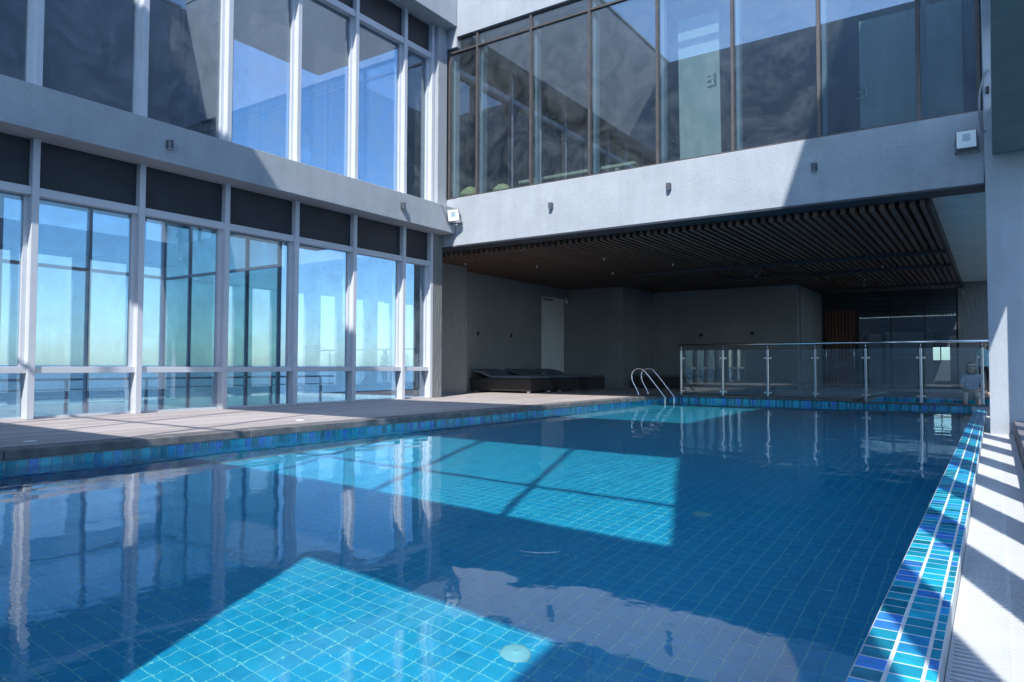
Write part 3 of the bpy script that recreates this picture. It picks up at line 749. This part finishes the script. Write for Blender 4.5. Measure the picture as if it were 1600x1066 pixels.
wall_lamp('small grey lamp on the sunlit back beam nearest the corner', (-7.49, YB, 4.01), 'Y')
wall_lamp('small grey lamp on the sunlit middle of the back beam', (-4.94, YB, 4.05), 'Y')
wall_lamp('small grey lamp on the shaded right part of the back beam', (-2.41, YB, 4.02), 'Y')

def floodlight(lab, loc, rz, tilt, rl=0):
    t = thing('floodlight', lab, 'floodlight', loc, 'square floodlights')
    s = 0.135
    # local: faces -Y
    body = bx('housing', -s, s, 0.0, 0.05, -s, s, M['lampgrey'], None, 0.02); body.parent = t
    m_ = MB()
    for k in range(6): m_.box(-s*0.8, s*0.8, 0.05, 0.075, -s*0.75+k*s*0.28, -s*0.75+k*s*0.28+0.008)
    f = m_.build('cooling_fins', M['lampgrey']); f.parent = t
    l = bx('glass_front', -s+0.012, s-0.012, -0.006, 0.0, -s+0.012, s-0.012, M['lens'], None, 0.003); l.parent = t
    e = bx('led_plate', -s*0.35, s*0.35, -0.010, -0.004, -s*0.2, s*0.55, M['led'], None, 0.0); e.parent = t
    m_ = MB(); m_.box(-s-0.015, -s-0.008, 0.01, 0.04, -0.02, 0.02); m_.box(s+0.008, s+0.015, 0.01, 0.04, -0.02, 0.02)
    m_.box(-s-0.012, s+0.012, 0.12, 0.126, -0.19, -0.16); m_.box(-s-0.015, -s-0.008, 0.02, 0.12, -0.19, 0.0); m_.box(s+0.008, s+0.015, 0.02, 0.12, -0.19, 0.0)
    b_ = m_.build('bracket', M['lampgrey']); b_.parent = t
    t.rotation_euler = (tilt, rl, rz); return t
floodlight('square floodlight tilted on the sunlit corner where the two beams meet', (-9.86, 12.14, 4.05), rad(27), rad(10), rad(-5))
floodlight('square floodlight on the shaded back beam beside the pillar', (-0.285, 12.26, 4.07), rad(0), rad(4))
def cable(name, lab, pts, r, cat='cable'):
    P = [Vector(q) for q in pts]; sp = []
    for i in range(len(P)-1):
        p0, p1, p2, p3 = P[max(i-1, 0)], P[i], P[i+1], P[min(i+2, len(P)-1)]
        for k in range(6):
            t_ = k/6.0; sp.append(0.5*((2*p1)+(p2-p0)*t_+(2*p0-5*p1+4*p2-p3)*t_*t_+(3*p1-p0-3*p2+p3)*t_**3))
    sp.append(P[-1])
    m_ = MB(); m_.tube(sp, r, 8); o = m_.build(name, M['cable'], None, base=pts[0]); tag(o, lab, cat); return o
cable('cable', 'thin cable running down the left beam to the corner floodlight', [(-10.2, 11.86, 4.29), (BXF+0.008, 11.9, 4.27), (BXF+0.008, 12.0, 4.1), (BXF+0.008, 12.08, 3.97), (-9.97, 12.14, 3.98)], 0.007)
cable('cable_conduit', 'grey flexible conduit looping down to the floodlight beside the pillar', [(0.0, 12.285, 5.05), (-0.06, 12.285, 4.95), (-0.115, 12.28, 4.7), (-0.12, 12.28, 4.4), (-0.10, 12.28, 4.2), (-0.055, 12.285, 4.15)], 0.016, 'conduit')
b_ = bx('junction_box', -0.035, 0.005, 12.255, 12.299, 4.70, 4.80, M['black'], None, 0.004); tag(b_, 'small black box on the upper pillar beside the conduit', 'box')
def socket(lab, x0, x1, y0, y1, z): tag(bx('wall_socket', x0, x1, y0, y1, z-0.055, z+0.055, M['black'], None, 0.008), lab, 'socket', 'black boxes on the fluted walls')
socket('small black wall box above the nearest day bed', -11.95, -11.92, 15.78, 15.87, 1.62)
socket('small black wall box above the middle day bed, near the white door', -11.95, -11.92, 17.42, 17.51, 1.62)
socket('small black wall box above the start of the railing', -8.26, -8.15, 23.39, 23.42, 1.78)
socket('small black wall box above the railing, farther right on the long wall', -6.55, -6.44, 23.39, 23.42, 1.80)
def cctv(lab, x, y, z, rz):
    t = thing('security_camera', lab, 'camera', (x, y, z), 'security cameras')
    m_ = MB(); m_.tube([(0, 0, 0), (0, -0.20, -0.03)], 0.045, 14); o = m_.build('body', M['white']); o.parent = t
    m_ = MB(); m_.tube([(0, -0.196, -0.03), (0, -0.204, -0.031)], 0.034, 14); o = m_.build('lens', M['black']); o.parent = t
    m_ = MB(); m_.tube([(0, -0.05, 0.04), (0, -0.02, 0.14)], 0.018, 8); o = m_.build('mount', M['white']); o.parent = t
    t.rotation_euler = (0, 0, rz)
cctv('white security camera on the plain wall right of the slatted ceiling', -0.80, 26.9, 3.02, rad(15))
cctv('small white security camera at the top of the white door', -11.86, 20.6, 2.86, rad(60))
spr = [(-10.9, 13.9), (-9.6, 15.2), (-7.6, 15.0), (-8.6, 17.5), (-6.6, 16.8), (-5.5, 20.2), (-3.9, 21.6), (-3.1, 22.9), (-2.3, 20.0), (-3.3, 24.2)]
spl = ['by the left column', 'above the nearest day bed', 'above the pool edge in the lit part', 'above the middle day bed', 'above the ladder', 'above the first railing panes', 'in the middle of the railing', 'above the storefront door', 'right of the tray bend', 'nearest the storefront']
for (x, y), l in zip(spr, spl):
    t = thing('sprinkler', 'tiny sprinkler head under the dark slats '+l, 'sprinkler', (x, y, 3.30), 'sprinkler heads')
    m_ = MB(); m_.tube([(x, y, 3.32), (x, y, 3.24)], 0.012, 8); m_.build('stem', M['steel'], t)
    m_ = MB(); m_.lathe([(0.0, 3.226), (0.03, 3.228), (0.032, 3.236), (0.0, 3.24)], cx=x, cy=y, n=12); m_.build('deflector', M['steel'], t)
ex = thing('hanging_sign_frame', 'dark hollow box frame hanging below the nearest cable tray', 'sign frame', (-5.0, 18.1, 3.0))
for a in ((-5.18, -4.84, 3.02, 3.05), (-5.18, -4.84, 3.19, 3.215), (-5.18, -5.15, 3.05, 3.19), (-4.87, -4.84, 3.05, 3.19)): bx('frame_bar', a[0], a[1], 18.04, 18.16, a[2], a[3], M['spandrel'], ex)
for lab, (x, y) in (('flat white deck light near the pool edge at the left end', (-7.45, 2.95)), ('flat white deck light beside the pool edge before the third mullion', (-7.5, 6.1))):
    m_ = MB(); m_.lathe([(0.0, 0.006), (0.05, 0.006), (0.058, 0.0)], cx=x, cy=y, n=18); o = m_.build('deck_light', M['white'], None, base=(x, y, 0)); tag(o, lab, 'deck light', 'deck lights')
# rail beyond the ground-floor panes
HR = thing('terrace_railing', 'white low terrace railing seen through the ground-floor panes', 'railing', (-15.2, 4, 0))
m_ = MB(); m_.tube([(-15.2, -3, 0.42), (-15.2, 13.5, 0.42)], 0.025, 8); m_.build('top_rail', M['white'], HR)
m_ = MB(); m_.tube([(-15.2, -3, 0.22), (-15.2, 13.5, 0.22)], 0.012, 8); m_.build('lower_rail', M['white'], HR)
for k in range(11): bx('post', -15.23, -15.17, -3+k*1.6, -2.95+k*1.6, -0.1, 0.42, M['white'], HR)

# things stored behind the upper panes
def door_leaf(lab, x0, x1, y, z0, z1, lean, hx, hz, rz=0):
    t = thing('door_leaf', lab, 'door leaf', ((x0+x1)/2, y, z0), 'spare doors behind the upper windows')
    wd = x1-x0
    o = bx('panel', -wd/2, wd/2, 0, 0.045, 0, z1-z0, M['doorwood'], None, 0.004); o.parent = t
    m_ = MB(); m_.box(hx-0.02, hx+0.02, -0.012, 0.0, hz-0.12, hz+0.12); o = m_.build('handle_plate', M['steel']); o.parent = t
    for dz in (0.05, -0.06):
        m_ = MB(); m_.tube([(hx, -0.01, hz+dz), (hx, -0.06, hz+dz), (hx-0.14, -0.06, hz+dz)], 0.012, 8); o = m_.build('handle', M['steel']); o.parent = t
    t.rotation_euler = (lean, 0, rz); return t
door_leaf('pale beige door leaf with lever handles leaning behind the middle upper panes', -5.08, -4.26, 13.35, 4.5, 7.55, rad(2), 0.33, 1.75)
door_leaf('wide beige door leaf behind the upper panes next to the pillar', -1.86, -0.34, 13.5, 4.5, 6.75, rad(1), -0.66, 0.95)
def bag(lab, x, y, r):
    m_ = MB(); n = 16; prof = []
    for i in range(9):
        a = i/8*math.pi; prof.append((max(0.004, r*math.sin(a)*(1+0.1*math.sin(a*5))), 4.5+r*0.75*(1-math.cos(a))))
    m_.lathe(prof, cx=x, cy=y, n=n)
    m_.v = [(a+random.uniform(-0.02, 0.02), b+random.uniform(-0.02, 0.02), max(4.5, c+random.uniform(-0.015, 0.015))) for a, b, c in m_.v]
    tag(m_.build('straw_bag', M['yellow'], None, base=(x, y, 4.5)), lab, 'bag', 'yellow bags behind the upper windows')
bag('crumpled yellow bag behind the first narrow upper pane', -10.0, 12.95, 0.25); bag('crumpled yellow bag behind the second upper pane', -9.1, 12.95, 0.21)
tb = bx('timber_plank', -8.7, -5.9, 13.0, 13.1, 4.78, 4.84, M['timber'], None, 0.003); tag(tb, 'long pale timber plank lying behind the left upper panes', 'timber')
ts = thing('trestle', 'low timber trestle carrying the long plank', 'trestle', (-7.3, 13.05, 4.5))
for x in (-8.3, -6.3): bx('leg', x-0.04, x+0.04, 13.02, 13.08, 4.5, 4.78, M['timber'], ts)

# ------------------------------------------------------------------ people
def skin_body(name, joints, bones, mats, parent, sub=2):
    me = bpy.data.meshes.new(name); idx = {k: i for i, k in enumerate(joints)}
    me.from_pydata([joints[k][0] for k in joints], [(idx[a], idx[b]) for a, b in bones], [])
    o = bpy.data.objects.new(name, me); C.objects.link(o)
    bpy.context.view_layer.objects.active = o
    sk = o.modifiers.new('skin', 'SKIN'); sk.use_smooth_shade = True
    for i, k in enumerate(joints):
        v = me.skin_vertices[0].data[i]; r = joints[k][1]; v.radius = (r, r) if not isinstance(r, tuple) else r
        v.use_root = (i == 0)
    ss = o.modifiers.new('sub', 'SUBSURF'); ss.levels = sub; ss.render_levels = sub
    dg = bpy.context.evaluated_depsgraph_get(); dg.update()
    m2 = bpy.data.meshes.new_from_object(o.evaluated_get(dg)); bpy.data.objects.remove(o)
    for m in mats: m2.materials.append(m)
    for p in m2.polygons: p.use_smooth = True
    o = bpy.data.objects.new(name, m2); link(o, parent); return o
def head_parts(t, hx, hy, hz, hair_long, visor, s=1.0):
    def ell(nm, c, r, mat, n=14, cut=None):
        bm = bmesh.new(); bmesh.ops.create_uvsphere(bm, u_segments=18, v_segments=12, radius=1)
        for v in bm.verts: v.co = Vector((c[0]+v.co.x*r[0], c[1]+v.co.y*r[1], c[2]+v.co.z*r[2]))
        if cut:
            dl = [v for v in bm.verts if cut(v.co)]; bmesh.ops.delete(bm, geom=dl, context='VERTS')
        me = bpy.data.meshes.new(nm); bm.to_mesh(me); bm.free(); me.materials.append(mat)
        for p in me.polygons: p.use_smooth = True
        o = bpy.data.objects.new(nm, me); link(o, t); return o
    hr = ell('hair', (hx, hy+0.02*s, hz+0.015*s), (0.108*s, 0.118*s, 0.128*s), M['hair'], cut=lambda c: c.y < hy-0.03*s and c.z < hz+0.055*s and abs(c.x-hx) < 0.078*s)
    if hair_long: ell('hair_fall', (hx, hy+0.05*s, hz-0.11*s), (0.118*s, 0.085*s, 0.13*s), M['hair'])
    for q in (-1, 1): ell('eye', (hx+q*0.031*s, hy-0.083*s, hz+0.005*s), (0.011*s, 0.008*s, 0.007*s), M['hair'])
    ell('mouth', (hx, hy-0.082*s, hz-0.058*s), (0.022*s, 0.008*s, 0.006*s), M['screen'])
    if visor:
        vb = ell('visor', (hx, hy-0.03*s, hz+0.062*s), (0.098*s, 0.15*s, 0.028*s), M['visor'])
def hand(side, w, d1, d2, jn, bn, root, s=1.0):
    # w wrist point, d1 finger direction, d2 thumb side
    d1 = Vector(d1).normalized(); d2 = Vector(d2).normalized(); w = Vector(w)
    pm = side+'palm'; jn[pm] = (tuple(w+d1*0.05*s), 0.026*s); bn.append((root, pm))
    for k, (off, ln) in enumerate(((0.030, 0.066), (0.010, 0.075), (-0.010, 0.070), (-0.029, 0.055))):
        a = side+'f%da' % k; b = side+'f%db' % k
        st = w+d1*0.085*s+d2*off*s; en = st+d1*ln*s+Vector((0, 0, -0.02*s))
        jn[a] = (tuple(st), 0.010*s); jn[b] = (tuple(en), 0.0085*s); bn.append((pm, a)); bn.append((a, b))
    th = side+'th'; jn[th] = (tuple(w+d1*0.06*s+d2*0.06*s), 0.010*s); bn.append((pm, th))

def seated_person():
    X, Y = -0.46, 20.36
    t = thing('person', 'person in striped top and pale visor sitting on the edge of the small pool', 'person', (X, Y, 0), 'people by the small pool')
    # local coordinates: facing -Y, seat at z=0
    J = {'hip': ((0, 0.0, 0.11), (0.15, 0.12)), 'belly': ((0, -0.03, 0.26), (0.135, 0.105)), 'chest': ((0, -0.07, 0.42), (0.15, 0.11)), 'neckb': ((0, -0.09, 0.54), 0.07),
         'neck': ((0, -0.11, 0.60), 0.05), 'head0': ((0, -0.125, 0.67), (0.075, 0.085)), 'head1': ((0, -0.125, 0.755), (0.082, 0.092))}
    B = [('hip', 'belly'), ('belly', 'chest'), ('chest', 'neckb'), ('neckb', 'neck'), ('neck', 'head0'), ('head0', 'head1')]
    J['nose'] = ((0, -0.222, 0.70), 0.014); B.append(('head0', 'nose'))
    for s in (-1, 1):
        q = 'L' if s < 0 else 'R'
        J[q+'sh'] = ((s*0.165, -0.07, 0.49), 0.062); J[q+'el'] = ((s*0.235, -0.16, 0.25), 0.045); J[q+'wr'] = ((s*0.10, -0.36, 0.155), 0.031)
        B += [('chest', q+'sh'), (q+'sh', q+'el'), (q+'el', q+'wr')]
        hand(q, J[q+'wr'][0], (-s*0.8, -0.4, -0.1), (0, -0.7, 0.6), J, B, q+'wr')
        J[q+'hp'] = ((s*0.10, -0.10, 0.085), 0.088); J[q+'kn'] = ((s*0.125, -0.46, 0.075), 0.062); J[q+'an'] = ((s*0.125, -0.50, -0.34), 0.042)
        J[q+'to'] = ((s*0.13, -0.63, -0.39), 0.034)
        B += [('hip', q+'hp'), (q+'hp', q+'kn'), (q+'kn', q+'an'), (q+'an', q+'to')]
        J[q+'ear'] = ((s*0.088, -0.115, 0.70), 0.014); B.append(('head0', q+'ear'))
    o = skin_body('body', J, B, [M['skin'], M['stripe'], M['trousers']], t)
    for p in o.data.polygons:
        c = p.center
        if c.z < 0.2 and c.y > -0.5 and c.z > -0.30 and abs(c.x) < 0.24 and not (c.z > 0.14 and c.y < -0.13): p.material_index = 2
        elif 0.18 <= c.z < 0.575 and c.y > -0.21: p.material_index = 1 if not (abs(c.x) > 0.19 and c.z < 0.34) else 0
    head_parts(t, 0, -0.125, 0.715, True, True)
    return t
seated_person()
def standing_person():
    X, Y = -0.20, 21.3
    t = thing('person', 'dark-haired person in teal standing half hidden behind the last railing post and pillar', 'person', (X, Y, 0), 'people by the small pool')
    H = 0.84
    J = {'hip': ((0, 0, 0.90), (0.14, 0.10)), 'belly': ((0, 0, 1.06), (0.125, 0.09)), 'chest': ((0, 0, 1.24), (0.145, 0.10)), 'neckb': ((0, 0, 1.38), 0.062), 'neck': ((0, -0.01, 1.44), 0.05),
         'head0': ((0, -0.02, 1.51), (0.075, 0.085)), 'head1': ((0, -0.02, 1.595), (0.08, 0.09)), 'nose': ((0, -0.115, 1.545), 0.014)}
    B = [('hip', 'belly'), ('belly', 'chest'), ('chest', 'neckb'), ('neckb', 'neck'), ('neck', 'head0'), ('head0', 'head1'), ('head0', 'nose')]
    for s in (-1, 1):
        q = 'L' if s < 0 else 'R'
        J[q+'sh'] = ((s*0.165, 0, 1.33), 0.058); J[q+'el'] = ((s*0.21, 0.02, 1.07), 0.043); J[q+'wr'] = ((s*0.21, -0.06, 0.84), 0.030)
        B += [('chest', q+'sh'), (q+'sh', q+'el'), (q+'el', q+'wr')]
        hand(q, J[q+'wr'][0], (0, -0.25, -1), (0, -1, 0.2), J, B, q+'wr')
        J[q+'hp'] = ((s*0.085, 0, 0.83), 0.088); J[q+'kn'] = ((s*0.09, -0.015, 0.47), 0.060); J[q+'an'] = ((s*0.09, 0.01, 0.085), 0.042); J[q+'to'] = ((s*0.10, -0.14, 0.034), 0.033)
        B += [('hip', q+'hp'), (q+'hp', q+'kn'), (q+'kn', q+'an'), (q+'an', q+'to')]
        J[q+'ear'] = ((s*0.086, -0.01, 1.55), 0.014); B.append(('head0', q+'ear'))
    o = skin_body('body', J, B, [M['skin'], M['tealcloth'], M['darkcloth']], t)
    for p in o.data.polygons:
        c = p.center
        if 0.12 < c.z < 0.88 and abs(c.x) < 0.19: p.material_index = 2
        elif 0.86 <= c.z < 1.40 and abs(c.x) < 0.2: p.material_index = 1
    head_parts(t, 0, -0.02, 1.555, True, False)
    t.scale = (H, H, H)
    return t
standing_person()
